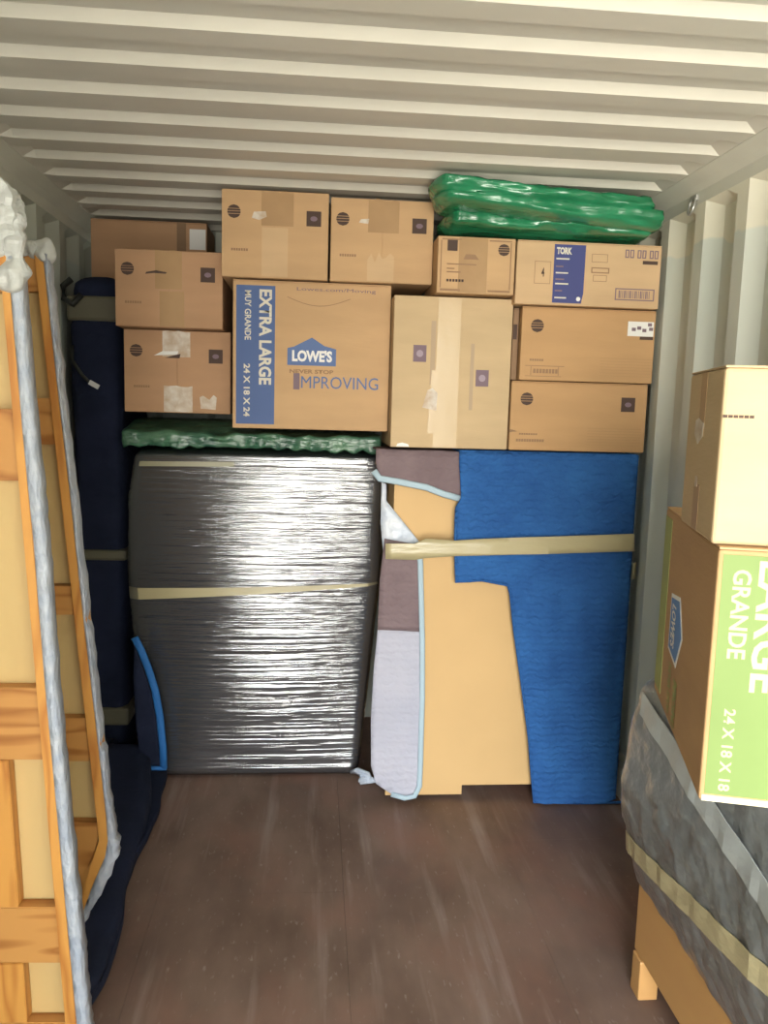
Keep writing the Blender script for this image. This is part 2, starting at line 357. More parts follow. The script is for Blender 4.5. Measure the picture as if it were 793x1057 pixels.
def wallmat(name, lo_c, lo_c2, top_c, zpaint=2.165):
    m = bpy.data.materials.new(name); m.use_nodes = True; t = m.node_tree; b = t.nodes['Principled BSDF']; b.inputs['Roughness'].default_value = .5
    tcn = t.nodes.new('ShaderNodeTexCoord'); s = t.nodes.new('ShaderNodeSeparateXYZ'); t.links.new(tcn.outputs['Object'], s.inputs[0])
    mp = t.nodes.new('ShaderNodeMapping'); mp.inputs['Scale'].default_value = (1,1,.25); n = t.nodes.new('ShaderNodeTexNoise'); n.inputs['Scale'].default_value = 7
    t.links.new(tcn.outputs['Object'], mp.inputs[0]); t.links.new(mp.outputs[0], n.inputs['Vector'])
    r = t.nodes.new('ShaderNodeValToRGB'); r.color_ramp.elements[0].color = (*lo_c,1); r.color_ramp.elements[1].color = (*lo_c2,1)
    r.color_ramp.elements[0].position = .35; r.color_ramp.elements[1].position = .65; t.links.new(n.outputs['Fac'], r.inputs[0])
    ma = t.nodes.new('ShaderNodeMath'); ma.operation = 'MULTIPLY_ADD'; ma.inputs[1].default_value = .10; t.links.new(n.outputs['Fac'], ma.inputs[0]); t.links.new(s.outputs['Z'], ma.inputs[2])
    g = t.nodes.new('ShaderNodeMapRange'); g.inputs['From Min'].default_value = zpaint+.045; g.inputs['From Max'].default_value = zpaint+.055; t.links.new(ma.outputs[0], g.inputs['Value'])
    x = t.nodes.new('ShaderNodeMix'); x.data_type = 'RGBA'; t.links.new(g.outputs[0], x.inputs[0]); t.links.new(r.outputs[0], x.inputs[6]); x.inputs[7].default_value = (*top_c,1)
    t.links.new(x.outputs[2], b.inputs['Base Color']); return m
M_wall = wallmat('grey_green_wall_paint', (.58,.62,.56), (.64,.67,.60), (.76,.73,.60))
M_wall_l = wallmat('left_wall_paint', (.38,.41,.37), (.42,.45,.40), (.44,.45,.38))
segs = ((0,0),(.072,0),(.140,.036),(.210,.036))
def wall_side(name, sgn, m, start):
    pts = corrugate(.278, ((0,0),(.070,.036),(.142,.036),(.210,0)), OPEN_Y, END_Y, start)   # seen from the doors: slope out, outer flat, slope in, inner flat
    pts = [(OPEN_Y, 0)] + [p for p in pts if OPEN_Y+.01 < p[0] < END_Y-.01] + [(END_Y, 0)]
    bm = bmesh.new(); prev = None
    for y, d in pts:
        X = sgn*(HW+d); cur = [bm.verts.new((X, y, .16)), bm.verts.new((X, y, 2.27)), bm.verts.new((sgn*HW, y, 2.30)), bm.verts.new((sgn*(HW+.05), y, 2.30)), bm.verts.new((sgn*(HW+.05), y, .16))]
        if prev:
            for i in range(5): bm.faces.new([prev[i], prev[(i+1)%5], cur[(i+1)%5], cur[i]])
        else: bm.faces.new(cur)
        prev = cur
    bm.faces.new(prev)
    struct(name, bm, m)
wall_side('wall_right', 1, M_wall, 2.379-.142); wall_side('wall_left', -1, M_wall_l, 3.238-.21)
# back wall
bm = bmesh.new(); prev = None
for x, d in [(-HW-.07,0)]+corrugate(.25, segs, -HW, HW, -.1)+[(HW+.07,0)]:
    cur = [bm.verts.new((x, END_Y+d, -.02)), bm.verts.new((x, END_Y+d, 2.42)), bm.verts.new((x, END_Y+.06, 2.42)), bm.verts.new((x, END_Y+.06, -.02))]
    if prev:
        for i in range(4): bm.faces.new([prev[i], prev[(i+1)%4], cur[(i+1)%4], cur[i]])
    else: bm.faces.new(cur)
    prev = cur
bm.faces.new(prev)
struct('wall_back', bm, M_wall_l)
def rail(name, sgn, prof, m):
    bm = bmesh.new(); A = [bm.verts.new((sgn*x, OPEN_Y, z)) for x,z in prof]; B = [bm.verts.new((sgn*x, END_Y, z)) for x,z in prof]
    bm.faces.new(A); bm.faces.new(B); k = len(prof)
    for i in range(k): bm.faces.new([A[i], A[(i+1)%k], B[(i+1)%k], B[i]])
    struct(name, bm, m)
TOPP = ((HW+.001,2.30),(HW-.002,2.34),(HW-.022,2.355),(1.10,2.376),(1.13,2.44),(HW+.05,2.44),(HW+.05,2.30))
BOTP = ((HW+.002,.0),(HW+.002,.16),(HW+.05,.16),(HW+.05,-.03),(HW+.002,-.03))
for n_, s in (('trim_1', 1), ('trim_2', -1)): rail(n_, s, TOPP, M_rail)
for n_, s in (('trim_3', 1), ('trim_4', -1)): rail(n_, s, BOTP, M_rail)
# unseen left door leaf, swung part open, added to block daylight from the left
bm = bmesh.new(); add_box(bm, 0, 1.15, -.05, 0, .0, 2.38, .004)
for z in (.35, .95, 1.55, 2.05): add_box(bm, .08, 1.07, .0, .03, z-.12, z+.12, .012)
shade_leaf = struct('added_shade_door', bm, M_wall_l); shade_leaf.location = (-HW, OPEN_Y-.06, .01); shade_leaf.rotation_euler = (0,0,-math.radians(72))
# lashing ring
def tube(bm, path, r, n=8, closed=False):
    rings = []; L = len(path)
    for i, p in enumerate(path):
        p = Vector(p); a_ = Vector(path[(i-1)%L] if (closed or i) else path[0]); b_ = Vector(path[(i+1)%L] if (closed or i < L-1) else path[-1])
        t = (b_-a_).normalized(); s = t.cross(Vector((0,0,1)));
        if s.length < .05: s = t.cross(Vector((0,1,0)))
        s.normalize(); q = t.cross(s)
        rings.append([bm.verts.new(p + (s*math.cos(2*PI*k/n)+q*math.sin(2*PI*k/n))*r) for k in range(n)])
    for i in range(L if closed else L-1):
        A, B = rings[i], rings[(i+1)%L]
        for k in range(n): bm.faces.new([A[k], A[(k+1)%n], B[(k+1)%n], B[k]])
    if not closed: bm.faces.new(rings[0]); bm.faces.new(rings[-1])
    return bm
t = thing('lashing_ring', 'small steel lashing ring on the right wall just below the ceiling', 'lashing ring', (HW, 2.80, 2.32))
mesh_obj('ring', tube(bmesh.new(), [(-.014+.006*math.sin(a), .020*math.cos(a), -.022+.028*math.sin(a)) for a in [k*PI/8 for k in range(16)]], .0045, 8, True), M_steel, t, True)
box('mounting_plate', (-.010, .0, -.020, .020, -.006, .014), M_steel, t, .002)

# ------------------------------------------------------------------ film wrapped furniture, back left
WY = 3.35
def wprof(p, x0=-.83, x1=.16):
    z = p.z; cx = (x0+x1)/2
    L = [(0,-.80),(.10,-.81),(.45,-.85),(.9,-.878),(1.2,-.872),(1.34,-.85),(1.42,-.83)]
    R = [(0,.085),(.10,.095),(.45,.125),(.9,.165),(1.2,.165),(1.34,.165),(1.42,.16)]
    def ip(T):
        for (a,b),(c,d) in zip(T, T[1:]):
            if z <= c: return b+(d-b)*(z-a)/(c-a)
        return T[-1][1]
    u = (p.x-x0)/(x1-x0); nx = ip(L)+(ip(R)-ip(L))*u
    q = p.copy(); q.x = nx
    if p.y < WY+.2: q.y = p.y - .035*math.sin(PI*min(max(z/1.4,0),1))*math.sin(PI*min(max(u,0),1))
    return q
W = thing('wrapped_furniture', 'tall dark furniture piece in wrinkled silvery stretch film at the back, under the green sheet', 'wrapped furniture', (-.35, WY, 0))
def rel(root, o): o.matrix_parent_inverse = Matrix.Translation(-root.location)
o = soft('wrapped_body', (-.83,.16,WY,3.90,0,1.385), M_darkblanket, None, (24,8,34), .035, lambda p: .007*fr((p.x*1,p.y,p.z*1),4), wprof); o.parent = W; rel(W,o)
o = soft('stretch_film', (-.834,.164,WY-.006,3.905,.003,1.390), M_streched, None, (60,10,120), .035,
         lambda p: .004 + .004*fr((p.x*.5,p.y,p.z),4) + .003*abs(fr((p.x*.12, p.y, p.z*9), 4)), wprof); o.parent = W; rel(W,o)
def wrapband(z0l, z1l, z0r, z1r, ua, ub, m, n=24, off=.013, name='tape_band'):
    bm = bmesh.new(); rows = []
    for i in range(n+1):
        u = ua+(ub-ua)*i/n; zb = z0l+(z0r-z0l)*u; zt = z1l+(z1r-z1l)*u; row = []
        for z in (zb, (zb+zt)/2, zt):
            p = wprof(Vector((-.83+.99*u, WY+(.03 if u < .02 or u > .98 else 0), z))); row.append((p.x, p.y-off, p.z))
        rows.append([bm.verts.new(q) for q in row] + [bm.verts.new((q[0], q[1]+.0015, q[2])) for q in reversed(row)])
    for A, B in zip(rows, rows[1:]):
        for k in range(6): bm.faces.new([A[k], A[(k+1)%6], B[(k+1)%6], B[k]])
    bm.faces.new(rows[0]); bm.faces.new(rows[-1])
    o = mesh_obj(name, bm, m, None, False); o.parent = W; rel(W,o); return o
wrapband(.775,.825,.845,.855,.0,.995,M_bandtape)
wrapband(1.325,1.345,1.34,1.36,.03,.40,M_olivetape)
# twisted white film end at the lower right corner
bm = bmesh.new()
for k in range(5):
    a = k*.5; tube(bm, [(.06+.01*k, WY-.04, .035), (.085+.02*math.sin(a), WY-.07, .06-.012*k), (.11+.02*math.cos(a*2), WY-.09, .05-.010*k), (.14+.012*k, WY-.10, .028)], .009, 6)
o = mesh_obj('film_twist', bm, M_whitefilm, None, True); o.parent = W; rel(W,o)

# green plastic sheet on it
def gprof(p):
    q = p.copy(); fr_ = max(0, min(1, (WY+.16-p.y)/.2))
    if p.z > 1.45: q.z += (.038*min(1,max(0,(-.43-p.x)/.03)) if p.x < -.43 else 0)*(1-fr_) - .025*fr_*abs(fr((p.x,3,0),7))
    else:
        if p.y < WY-.035: q.z -= .030*abs(fr((p.x,0,0),13))+.002
        if p.y < WY+.04: q.y += .02*fr((p.x,7,0),8)
    return q
tag(soft('plastic_sheet', (-.878,.150,WY-.06,3.93,1.412,1.472), M_greenpale, None, (110,18,6), .012, lambda p: (.008*fr((p.x*.7,p.y,p.z),12)+.005*fr((p.x,p.y,p.z),40))*(1 if (p.y < WY-.02 or p.z < 1.47) else .25), gprof),
    'crumpled green plastic sheet lying on top of the film wrapped furniture, under the boxes', 'plastic sheet')

# ------------------------------------------------------------------ tan cabinet with blankets, back right
OY = 3.12
K = thing('tan_cabinet', 'tan board fronted cabinet under a blue blanket, lower front bare', 'cabinet', (.66, OY, 0))
for nm, d, mm in (('side_panel', (-.47,-.452,.02,.50,.06,1.405), M_tan), ('side_panel', (.437,.455,.02,.50,.06,1.405), M_tan), ('front_panel', (-.47,.455,0,.018,.062,1.405), M_tan),
                  ('top_panel', (-.47,.455,.0,.50,1.406,1.420), M_tan), ('bottom_panel', (-.45,.435,.02,.50,.062,.08), M_tan), ('back_panel', (-.45,.435,.49,.50,.08,1.40), M_tan)):
    box(nm, d, mm, K, .002)
for x0, x1, y0 in ((-.47,-.155,.155), (.38,.45,.155), (-.47,-.40,.44), (.38,.45,.44)):
    box('foot', (x0, x1, y0, y0+.05, 0, .0615), M_tan, K, .003)
# front foot board reaching down at the left
K2 = mesh_obj('plinth', add_box(bmesh.new(), -.47,-.155, .005,.02, .02,.0615, .002), M_tan, K)

BZ = 1.432
def px(x, y, Y):          # a point of the photograph on the plane y = Y
    d = fw + rt*((x-396.5)/FPX) - up*((y-528.5)/FPX); k = Y/d.y; return (CX+d.x*k, CH+d.z*k)
def pol(L, Y): return [px(x, y, Y) for x, y in L]
FY = 3.085
# grey and lilac blanket
G = thing('moving_blanket', 'grey and lilac quilted blanket with pale blue binding over the cabinet left corner', 'moving blanket', (.30, FY, 0))
def relG(o): o.parent = G; rel(G, o); return o
top = pol([(388,476),(392,497),(412,497),(440,503),(475,513),(475,474)], FY); top = [top[0]]+top[1:-1]+[(top[-1][0], BZ-.006+.25), (top[0][0], BZ-.006+.25)]
relG(sheet('top_flap', top, M_brownq, None, front_wrap(FY, BZ-.006), .025, .006, lambda u,v: .005*fr((u,v,3),8)))
def ribbon(name, L, wpx, Y, m, root, th=.008, off=0, place=None, n=8):
    P = [Vector((a,0,b)) for a, b in pol(L, Y)]; bm = bmesh.new(); rings = []; wd = wpx/FPX*Y
    for i, p in enumerate(P):
        t = (P[min(i+1,len(P)-1)]-P[max(i-1,0)]).normalized(); s = Vector((-t.z,0,t.x))*wd/2
        ring = []
        for k in range(n):
            a = 2*PI*k/n; q = p + s*math.cos(a); ring.append(bm.verts.new((q.x, Y+math.sin(a)*th/2, q.z)))
        rings.append(ring)
    for A, B in zip(rings, rings[1:]):
        for k in range(n): bm.faces.new([A[k], A[(k+1)%n], B[(k+1)%n], B[k]])
    bm.faces.new(rings[0]); bm.faces.new(rings[-1]); o = mesh_obj(name, bm, m, None, True); o.parent = root; rel(root, o); return o
ribbon('binding', [(386,486),(392,494),(410,497),(440,503),(458,510),(476,515)], 7, FY-.004, M_bind, G)
relG(sheet('pale_lining', pol([(394,497),(399,500),(399,517),(436,563),(432,575),(396,575),(393,540)], FY+.012), M_whitefilm, None, front_wrap(FY+.012, 9), .03, .005))
relG(sheet('side_drop', pol([(397,556),(430,562),(434,580),(435,652),(390,650),(392,600)], FY), M_brownq, None, front_wrap(FY, 9), .025, .008, lambda u,v: .006*fr((u,v,3),9)))
relG(sheet('lower_drop', pol([(390,650),(435,652),(436,700),(434,780),(434,812),(430,820),(420,823),(404,819),(388,808),(383,790),(383,740),(386,690)], FY), M_lilac, None, front_wrap(FY, 9), .025, .010, lambda u,v: .008*fr((u,v,8),8)))
ribbon('side_binding', [(432,566),(434,580),(435,620),(436,660),(436,720),(434,790),(433,812),(428,822),(418,824),(404,820)], 6, FY-.006, M_bind, G)
# blue blanket
Bq = thing('moving_blanket', 'large royal blue quilted blanket hanging over the right of the tan cabinet', 'moving blanket', (.85, FY, 0))
BY = 3.066
blue = pol([(474,476),(476,514),(470,524),(470,560),(471,601),(485,601),(498,599),(512,603),(524,604),(527,612),(531,650),(538,700),(546,760),(549,800),(551,828),(600,829),(645,828)], BY)
xr = 1.128
blue = [(blue[0][0], BZ-.006+.35)] + blue[:-1] + [(xr, .022), (xr+.20, .03), (xr+.20, BZ-.01), (xr, BZ-.006), (xr, BZ-.006+.35)]
def bdisp(u, v):
    d = .010*fr((u,v,1),3.5)+.004*fr((u,v,5),14)
    if u < xr:
        for off, sl, lo_, amp, wd_ in ((1.05,.45,.72,.010,.014),(1.13,.50,.80,.011,.012),(1.20,.42,.78,.009,.012),(1.00,.30,.85,.007,.012),(1.29,.30,.82,.006,.010)):
            sdist = (v-off) - (u-.75)*sl + .012*fr((u,off,2),6)
            d += amp*math.exp(-(sdist/wd_)**2)*min(1,max(0,(u-lo_)/.12))*(1 if v < BZ-.05 else 0)
        for uc, amp, wd_ in ((.80,.014,.035),(.93,.008,.03),(1.04,.009,.03)):
            d += amp*math.exp(-((u-uc-(.9-v)*.05+.015*fr((uc,v,0),4))/wd_)**2)*(1 if v < .85 else max(0,1-(v-.85)/.1))
    if v > BZ-.02: d *= .1
    if u > xr: d = d*.1
    return d+.004
o = sheet('blanket_cloth', blue, M_blue, None, front_wrap(BY, BZ-.006, xr), .0125, .008, bdisp); o.parent = Bq; rel(Bq, o)
ribbon('blanket_hem', [(471,526),(470,560),(471,601),(498,599),(524,604),(527,612),(531,650),(538,700),(546,760),(549,800),(551,828),(600,829),(642,828)], 3, BY-.006, M_blue, Bq, .012)
# tape band holding both blankets
T = thing('tape_band', 'buff packing tape band stretched across the blue blanket and tan cabinet', 'packing tape', (.6, BY-.03, .95))
o = sheet('tape_strip', pol([(398,561),(428,561),(440,556),(470,558),(500,556),(655,551),(655,569),(560,572),(470,574),(440,576),(428,578),(398,577)], BY-.034), M_bandtape, None, front_wrap(BY-.034, 9), .03, .002, lambda u,v: .002*fr((u,v,2),9)); o.parent = T; rel(T, o)
o = sheet('tape_end', [(1.127,.945),(1.150,.945),(1.150,1.010),(1.127,1.010)], M_bandtape, None, lambda u,v: ((u, BY-.033+(u-1.127)*1.2, v), (0,-1,0)), .03, .002); o.parent = T; rel(T, o)

# ------------------------------------------------------------------ boxes
zt = 1.440
t,f,wd,ht = carton('long brown carton on the blue blanket, lowest of the right-hand stack', .615, 1.145, zt, 1.700, 3.05, .42, M_card4)
box_marks = office_marks(t, f, wd, ht, line=False)
f.decal('printed_line', [rect(.07*wd+i*.009,.07*wd+i*.009+.007,.225*ht,.25*ht) for i in range(8)], M_ink2, t); f.decal('printed_line', [rect(.05*wd+i*.010,.05*wd+i*.010+.008,.125*ht,.165*ht) for i in range(11)], M_ink2, t)
f.decal('printed_warning', [rect(.57*wd,.97*wd,b*ht,b*ht+.0015) for b in (.34,.30,.26,.22,.18,.14,.10)], mat('pale_ink',(.42,.255,.12),.8), t)
f.decal('flap_slot', [[(.0,.30*ht),(.012,.295*ht),(.030,.27*ht),(.012,.265*ht),(.0,.255*ht)]], M_cardin, t)
t,f,wd,ht = carton('long brown carton with a white address label, middle of the right-hand stack', .638, 1.150, 1.703, 1.972, 3.03, .42, M_card4)
office_marks(t, f, wd, ht, sq=False, line=False)
pl_ = f.decal('paper_label', [rect(.79*wd,.985*wd,.65*ht,.85*ht)], M_white, t, .0012)
f.decal('label_print', [rect(a*wd,(a+.03)*wd,b*ht,(b+.045)*ht) for a,b in ((.82,.72),(.86,.74),(.90,.71),(.95,.73),(.94,.79))], M_inkp, pl_, .0018, .0012)
f.decal('printed_bar', [rect(.885*wd,.985*wd,.605*ht,.648*ht)], M_ink, t)
f.decal('printed_line', [rect(.07*wd+i*.009,.07*wd+i*.009+.007,.265*ht,.295*ht) for i in range(6)], M_ink2, t)
f.decal('printed_frame', [rect(.04*wd,.33*wd,.195*ht,.205*ht), rect(.04*wd,.31*wd,.055*ht,.063*ht), rect(.08*wd,.085*wd,.07*ht,.19*ht), rect(.285*wd,.29*wd,.07*ht,.19*ht)]+[rect(.10*wd+i*.012,.10*wd+i*.012+.009,.10*ht,.16*ht) for i in range(8)], M_ink2, t)
f.decal('printed_warning', [rect(.60*wd,.985*wd,b*ht,b*ht+.0016) for b in (.33,.29,.25,.21,.17,.13,.09)], bpy.data.materials['pale_ink'], t)
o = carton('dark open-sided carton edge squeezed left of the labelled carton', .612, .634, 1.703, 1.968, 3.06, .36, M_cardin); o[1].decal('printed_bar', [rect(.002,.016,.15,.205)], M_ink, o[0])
t,f,wd,ht = carton('long carton with a navy blue printed panel, topmost of the right-hand stack', .600, 1.142, 1.976, 2.203, 3.00, .42, M_card3)
bp_ = f.decal('blue_panel', [[(.255*wd,.04*ht),(.455*wd,.04*ht),(.468*wd,.2*ht),(.470*wd,.955*ht),(.255*wd,.955*ht)]], M_navyink, t)
f.text('TORK', .27*wd,.375*wd,.80*ht,.91*ht, M_paleink, bp_, bold=.05)
for i, (a, b, l) in enumerate(((.27,.72,.09),(.27,.60,.05),(.27,.50,.085),(.27,.40,.06),(.27,.33,.09),(.27,.22,.05),(.27,.11,.08))):
    f.decal('printed_line', [rect(a*wd,(a+l)*wd,b*ht,(b+.022)*ht)], M_inkp if i % 2 else M_paleink, bp_, .0016, .001)
f.decal('printed_spot', [circle(.435*wd,.11*ht,.008,12)], M_white, bp_, .0016, .001)
def frame(a0,a1,b0,b1,wd,ht,k=.0016):
    x0,x1,z0,z1 = a0*wd,a1*wd,b0*ht,b1*ht
    return [rect(x0,x1,z0,z0+k),rect(x0,x1,z1-k,z1),rect(x0,x0+k,z0+k,z1-k),rect(x1-k,x1,z0+k,z1-k)]
pf_ = f.decal('printed_frame', frame(.125,.235,.33,.68,wd,ht), M_ink2, t); f.text('4', .172*wd,.192*wd,.44*ht,.58*ht, M_ink, t, bold=.03)
f.decal('printed_frame', frame(.515,.625,.70,.83,wd,ht)+frame(.515,.64,.53,.62,wd,ht,.004)+frame(.53,.625,.40,.50,wd,ht), M_ink2, t)
for i in range(3):
    for j in range(2): f.decal('printed_icon', frame(.745+.085*i+.034*j,.745+.085*i+.034*j+.027,.79,.92,wd,ht,.004), M_inkp, t)
f.decal('printed_bar', [rect(.87*wd,.975*wd,.70*ht,.755*ht)], M_ink, t)
f.decal('barcode_frame', frame(.69,.965,.12,.31,wd,ht,.004), M_inkp, t)
f.decal('barcode', [rect((.715+.0125*i)*wd,(.715+.0125*i+(.004 if i%3 else .008))*wd,.155*ht,.275*ht) for i in range(18)], M_inkp, t)
# tall taped carton
t,f,wd,ht = carton('tall upright carton with shiny tape down its middle and torn paper, on the grey blanket', .163, .608, 1.440, 1.998, 3.05, .40, M_card5, True)
f.decal('tape', [[(.36*wd,.005*ht),(.56*wd,.005*ht),(.56*wd,.995*ht),(.37*wd,.995*ht)]], M_tape_k, t, .0008)
f.decal('tape', [[(.31*wd,.10*ht),(.50*wd,.09*ht),(.50*wd,.50*ht),(.33*wd,.52*ht)]], M_tape_k, t, .0016, .0008)
f.decal('torn_paper', [[(.26*wd,.27*ht),(.38*wd,.25*ht),(.385*wd,.37*ht),(.34*wd,.40*ht),(.30*wd,.385*ht)]], M_torn, t, .0024, .0016)
f.decal('torn_paper', [[(.0+.05*wd,.0+.003),(.16*wd,.003),(.15*wd,.022*ht),(.10*wd,.032*ht),(.06*wd,.025*ht)]], M_white, t, .002, .0005)
for (a, b) in ((.225,.625),(.76,.475)):
    f.decal('printed_square', [rect((a-.055)*wd,(a+.055)*wd,(b-.055)*ht,(b+.055)*ht)], M_inkp, t, .0010)
    f.decal('printed_ring', [circle(a*wd,b*ht,.013,14)], mat('lilac_ink',(.36,.29,.34),.8), t, .0015, .001)
M_gb = mat('grey_brown_ink',(.44,.33,.22),.8); f.decal('printed_bar', [rect(.315*wd,.355*wd,.42*ht,.84*ht)], M_gb, t); f.decal('printed_bar', [rect(.655*wd,.685*wd,.26*ht,.70*ht)], M_gb, t)
# small carton
t,f,wd,ht = carton('small carton with a dark printed border and wide tape, between the upper boxes', .3105, .594, 2.005, 2.205, 3.0, .34, M_card, True)
tape(f, t, .27*wd, .64*wd, .02*ht, .98*ht)
for r_ in [rect(.04*wd,.30*wd,.035*ht,.075*ht),rect(.66*wd,.95*wd,.04*ht,.075*ht),rect(.66*wd,.95*wd,.93*ht,.955*ht),rect(.935*wd,.95*wd,.09*ht,.92*ht),rect(.035*wd,.05*wd,.09*ht,.92*ht),rect(.05*wd,.30*wd,.93*ht,.955*ht)]: f.decal('printed_border', [r_], M_ink2, t)
f.decal('printed_square', [rect(.12*wd,.25*wd,.74*ht,.93*ht)], M_ink, t); f.decal('printed_emblem', globe(.85*wd,.79*ht,.021), M_ink, t)
f.decal('printed_block', [[(.33*wd,.60*ht),(.53*wd,.60*ht),(.48*wd,.69*ht),(.36*wd,.69*ht)]], M_ink2, t, .0014, .0007)
for a1, b in ((.50,.50),(.22,.42),(.30,.36)): f.decal('printed_line', [rect(.12*wd,a1*wd,b*ht,(b+.022)*ht)], M_ink2, t, .0014, .0)
f.decal('printed_line', [rect(.12*wd+i*.011,.12*wd+i*.011+.008,.20*ht,.245*ht) for i in range(6)], M_ink, t, .0014)
# extra large moving box
t,f,wd,ht = carton('large moving box with a blue EXTRA LARGE side band and house logo', -.433, .160, 1.494, 2.044, 3.15, .42, M_card)
bb_ = f.decal('blue_band', [rect(.022*wd,.265*wd,.03*ht,.965*ht)], M_blueink, t)
f.text('EXTRA LARGE', .165*wd,.245*wd,.30*ht,.94*ht, M_paleink, bb_, True, .035)
f.text('MUY GRANDE', .075*wd,.115*wd,.60*ht,.93*ht, M_paleink, bb_, True, .02)
f.text('24 X 18 X 24', .07*wd,.11*wd,.08*ht,.44*ht, M_paleink, bb_, True, .03)
lg = [(.345,.44),(.655,.44),(.655,.555),(.62,.565),(.58,.575),(.50,.63),(.42,.585),(.385,.565),(.345,.555)]
lo_ = f.decal('printed_logo', [[(a*wd, b*ht) for a, b in lg]], M_logoblue, t)
f.text("LOWE'S", .375*wd,.63*wd,.465*ht,.545*ht, M_white, lo_, False, .045)
f.text('NEVER STOP', .36*wd,.64*wd,.385*ht,.413*ht, M_ink2, t, False, .03)
f.text('I', .385*wd,.425*wd,.275*ht,.385*ht, M_inkp, t, False, .02)
f.text('MPROVING', .435*wd,.93*wd,.285*ht,.368*ht, M_logoblue, t, False, .0)
f.text('Lowes.com/Moving', .40*wd,.90*wd,.935*ht,.965*ht, M_inkp, t, False, .0)
f.decal('hand_hole', [[(.34*wd+(.40*wd)*i/12, .90*ht-.055*ht*math.sin(PI*i/12)+.004*0) for i in range(13)]+[(.34*wd+.40*wd*(12-i)/12, .897*ht-.055*ht*math.sin(PI*(12-i)/12)-.001) for i in range(13)]], M_ink2, t)
# upper pair
GR = 'matching office cartons with round emblems'
t,f,wd,ht = carton('square-faced carton just under the ceiling, standing on the large moving box', -.473, -.082, 2.050, 2.362, 3.13, .40, M_card, True, group=GR)
office_marks(t, f, wd, ht); tape(f, t, .37*wd, .67*wd, .60*ht, .995*ht, jag=.006); tape(f, t, .375*wd, .62*wd, .02*ht, .58*ht, M_card3, .0006)
f.decal('torn_label', [[(.28*wd,.68*ht),(.35*wd,.66*ht),(.42*wd,.70*ht),(.41*wd,.76*ht),(.30*wd,.75*ht)]], M_torn, t, .0014, .0006)
t,f,wd,ht = carton('carton just under the ceiling beside the green plastic bundle', -.074, .3085, 2.048, 2.348, 3.12, .40, M_card, True, group=GR)
office_marks(t, f, wd, ht); tape(f, t, .36*wd, .66*wd, .60*ht, .995*ht, jag=.006); tape(f, t, .36*wd, .62*wd, .02*ht, .30*ht, M_card3, .0006, jag=.02)
f.decal('torn_label', [[(.27*wd,.71*ht),(.36*wd,.70*ht),(.37*wd,.76*ht),(.29*wd,.75*ht)]], M_torn, t, .0014, .0006)
# left pair
t,f,wd,ht = carton('lower carton of the left stack with white torn tape, on the green sheet', -.867, -.456, 1.542, 1.862, 3.30, .40, M_card2, True, group=GR)
office_marks(t, f, wd, ht)
tape(f, t, .36*wd, .62*wd, .68*ht, .99*ht, M_torn, jag=.004); tape(f, t, .37*wd, .64*wd, .01*ht, .33*ht, M_torn, jag=.004)
f.decal('torn_paper', [[(.72*wd,.06*ht),(.86*wd,.05*ht),(.87*wd,.20*ht),(.84*wd,.23*ht),(.80*wd,.17*ht),(.74*wd,.22*ht),(.71*wd,.20*ht)]], M_torn, t, .0016)
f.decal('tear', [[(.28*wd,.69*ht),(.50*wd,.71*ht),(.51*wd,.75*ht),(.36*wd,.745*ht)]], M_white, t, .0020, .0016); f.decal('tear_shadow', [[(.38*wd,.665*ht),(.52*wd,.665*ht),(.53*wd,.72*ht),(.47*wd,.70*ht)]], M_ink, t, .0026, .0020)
t,f,wd,ht = carton('upper carton of the left stack, dull brown with a torn slit', -.878, -.478, 1.865, 2.150, 3.22, .40, M_card2, True, group=GR)
office_marks(t, f, wd, ht); tape(f, t, .37*wd, .62*wd, .50*ht, .99*ht, jag=.006); tape(f, t, .41*wd, .64*wd, .01*ht, .47*ht, M_tape)
f.decal('slit', [[(.28*wd,.685*ht),(.36*wd,.70*ht),(.47*wd,.695*ht),(.48*wd,.715*ht),(.38*wd,.735*ht),(.29*wd,.71*ht)]], M_ink, t, .0016, .0007)
# dim one at the back
t,f,wd,ht = carton('wide carton in shadow behind the left stack, near the ceiling, with dark tape', -1.09, -.60, 2.085, 2.352, 3.70, .28, M_card2)
f.decal('tape', [rect(.74*wd,.82*wd,.0+.01,.99*ht)], M_cardin, t); f.decal('paper_label', [rect(.85*wd,.99*wd,.58*ht,.90*ht)], M_white, t)

# ------------------------------------------------------------------ green plastic bundle top right
Gp = thing('plastic_bundle', 'folded green plastic sheeting bundle squeezed above the right-hand boxes', 'plastic sheeting', (.72, 3.0, 2.21))
def roll(x0, x1, yc, ry, zc0, zc1, rz0, rz1, seed, off=0):
    bm = bmesh.new(); n, L = 28, 60; rings = []
    for i in range(L+1):
        s = i/L; x = x0+(x1-x0)*s; endr = min(1, (min(s,1-s)/.05+.02)**.5)
        zc = zc0+(zc1-zc0)*s; rr = (rz0+(rz1-rz0)*s)*endr; ring = []
        for k in range(n):
            a = 2*PI*k/n; cyy = math.copysign(abs(math.cos(a))**.75, math.cos(a)); czz = math.copysign(abs(math.sin(a))**.75, math.sin(a))
            d = 1 + .16*fr((x*.9, cyy*1.2+seed, czz*1.2), 3)+.10*fr((x*1.2, cyy*3+seed, czz*3), 4)+.12*fr((x*4, cyy*4+seed, czz*4), 3)+.05*fr((x*12, cyy*6+seed, czz*6), 3)
            z = zc + rr*czz*d; z = max(2.2085, min(z, 2.374)); ring.append(bm.verts.new((x, yc+ry*endr*cyy*d, z)))
        rings.append(ring)
    for A, B in zip(rings, rings[1:]):
        for k in range(n): bm.faces.new([A[k], A[(k+1)%n], B[(k+1)%n], B[k]])
    bm.faces.new(rings[0]); bm.faces.new(rings[-1])
    o = mesh_obj('folded_layer', bm, M_greenfilm, None, True); o.parent = Gp; rel(Gp, o)
roll(.325, 1.10, 3.12, .20, 2.262, 2.246, .038, .030, 1)
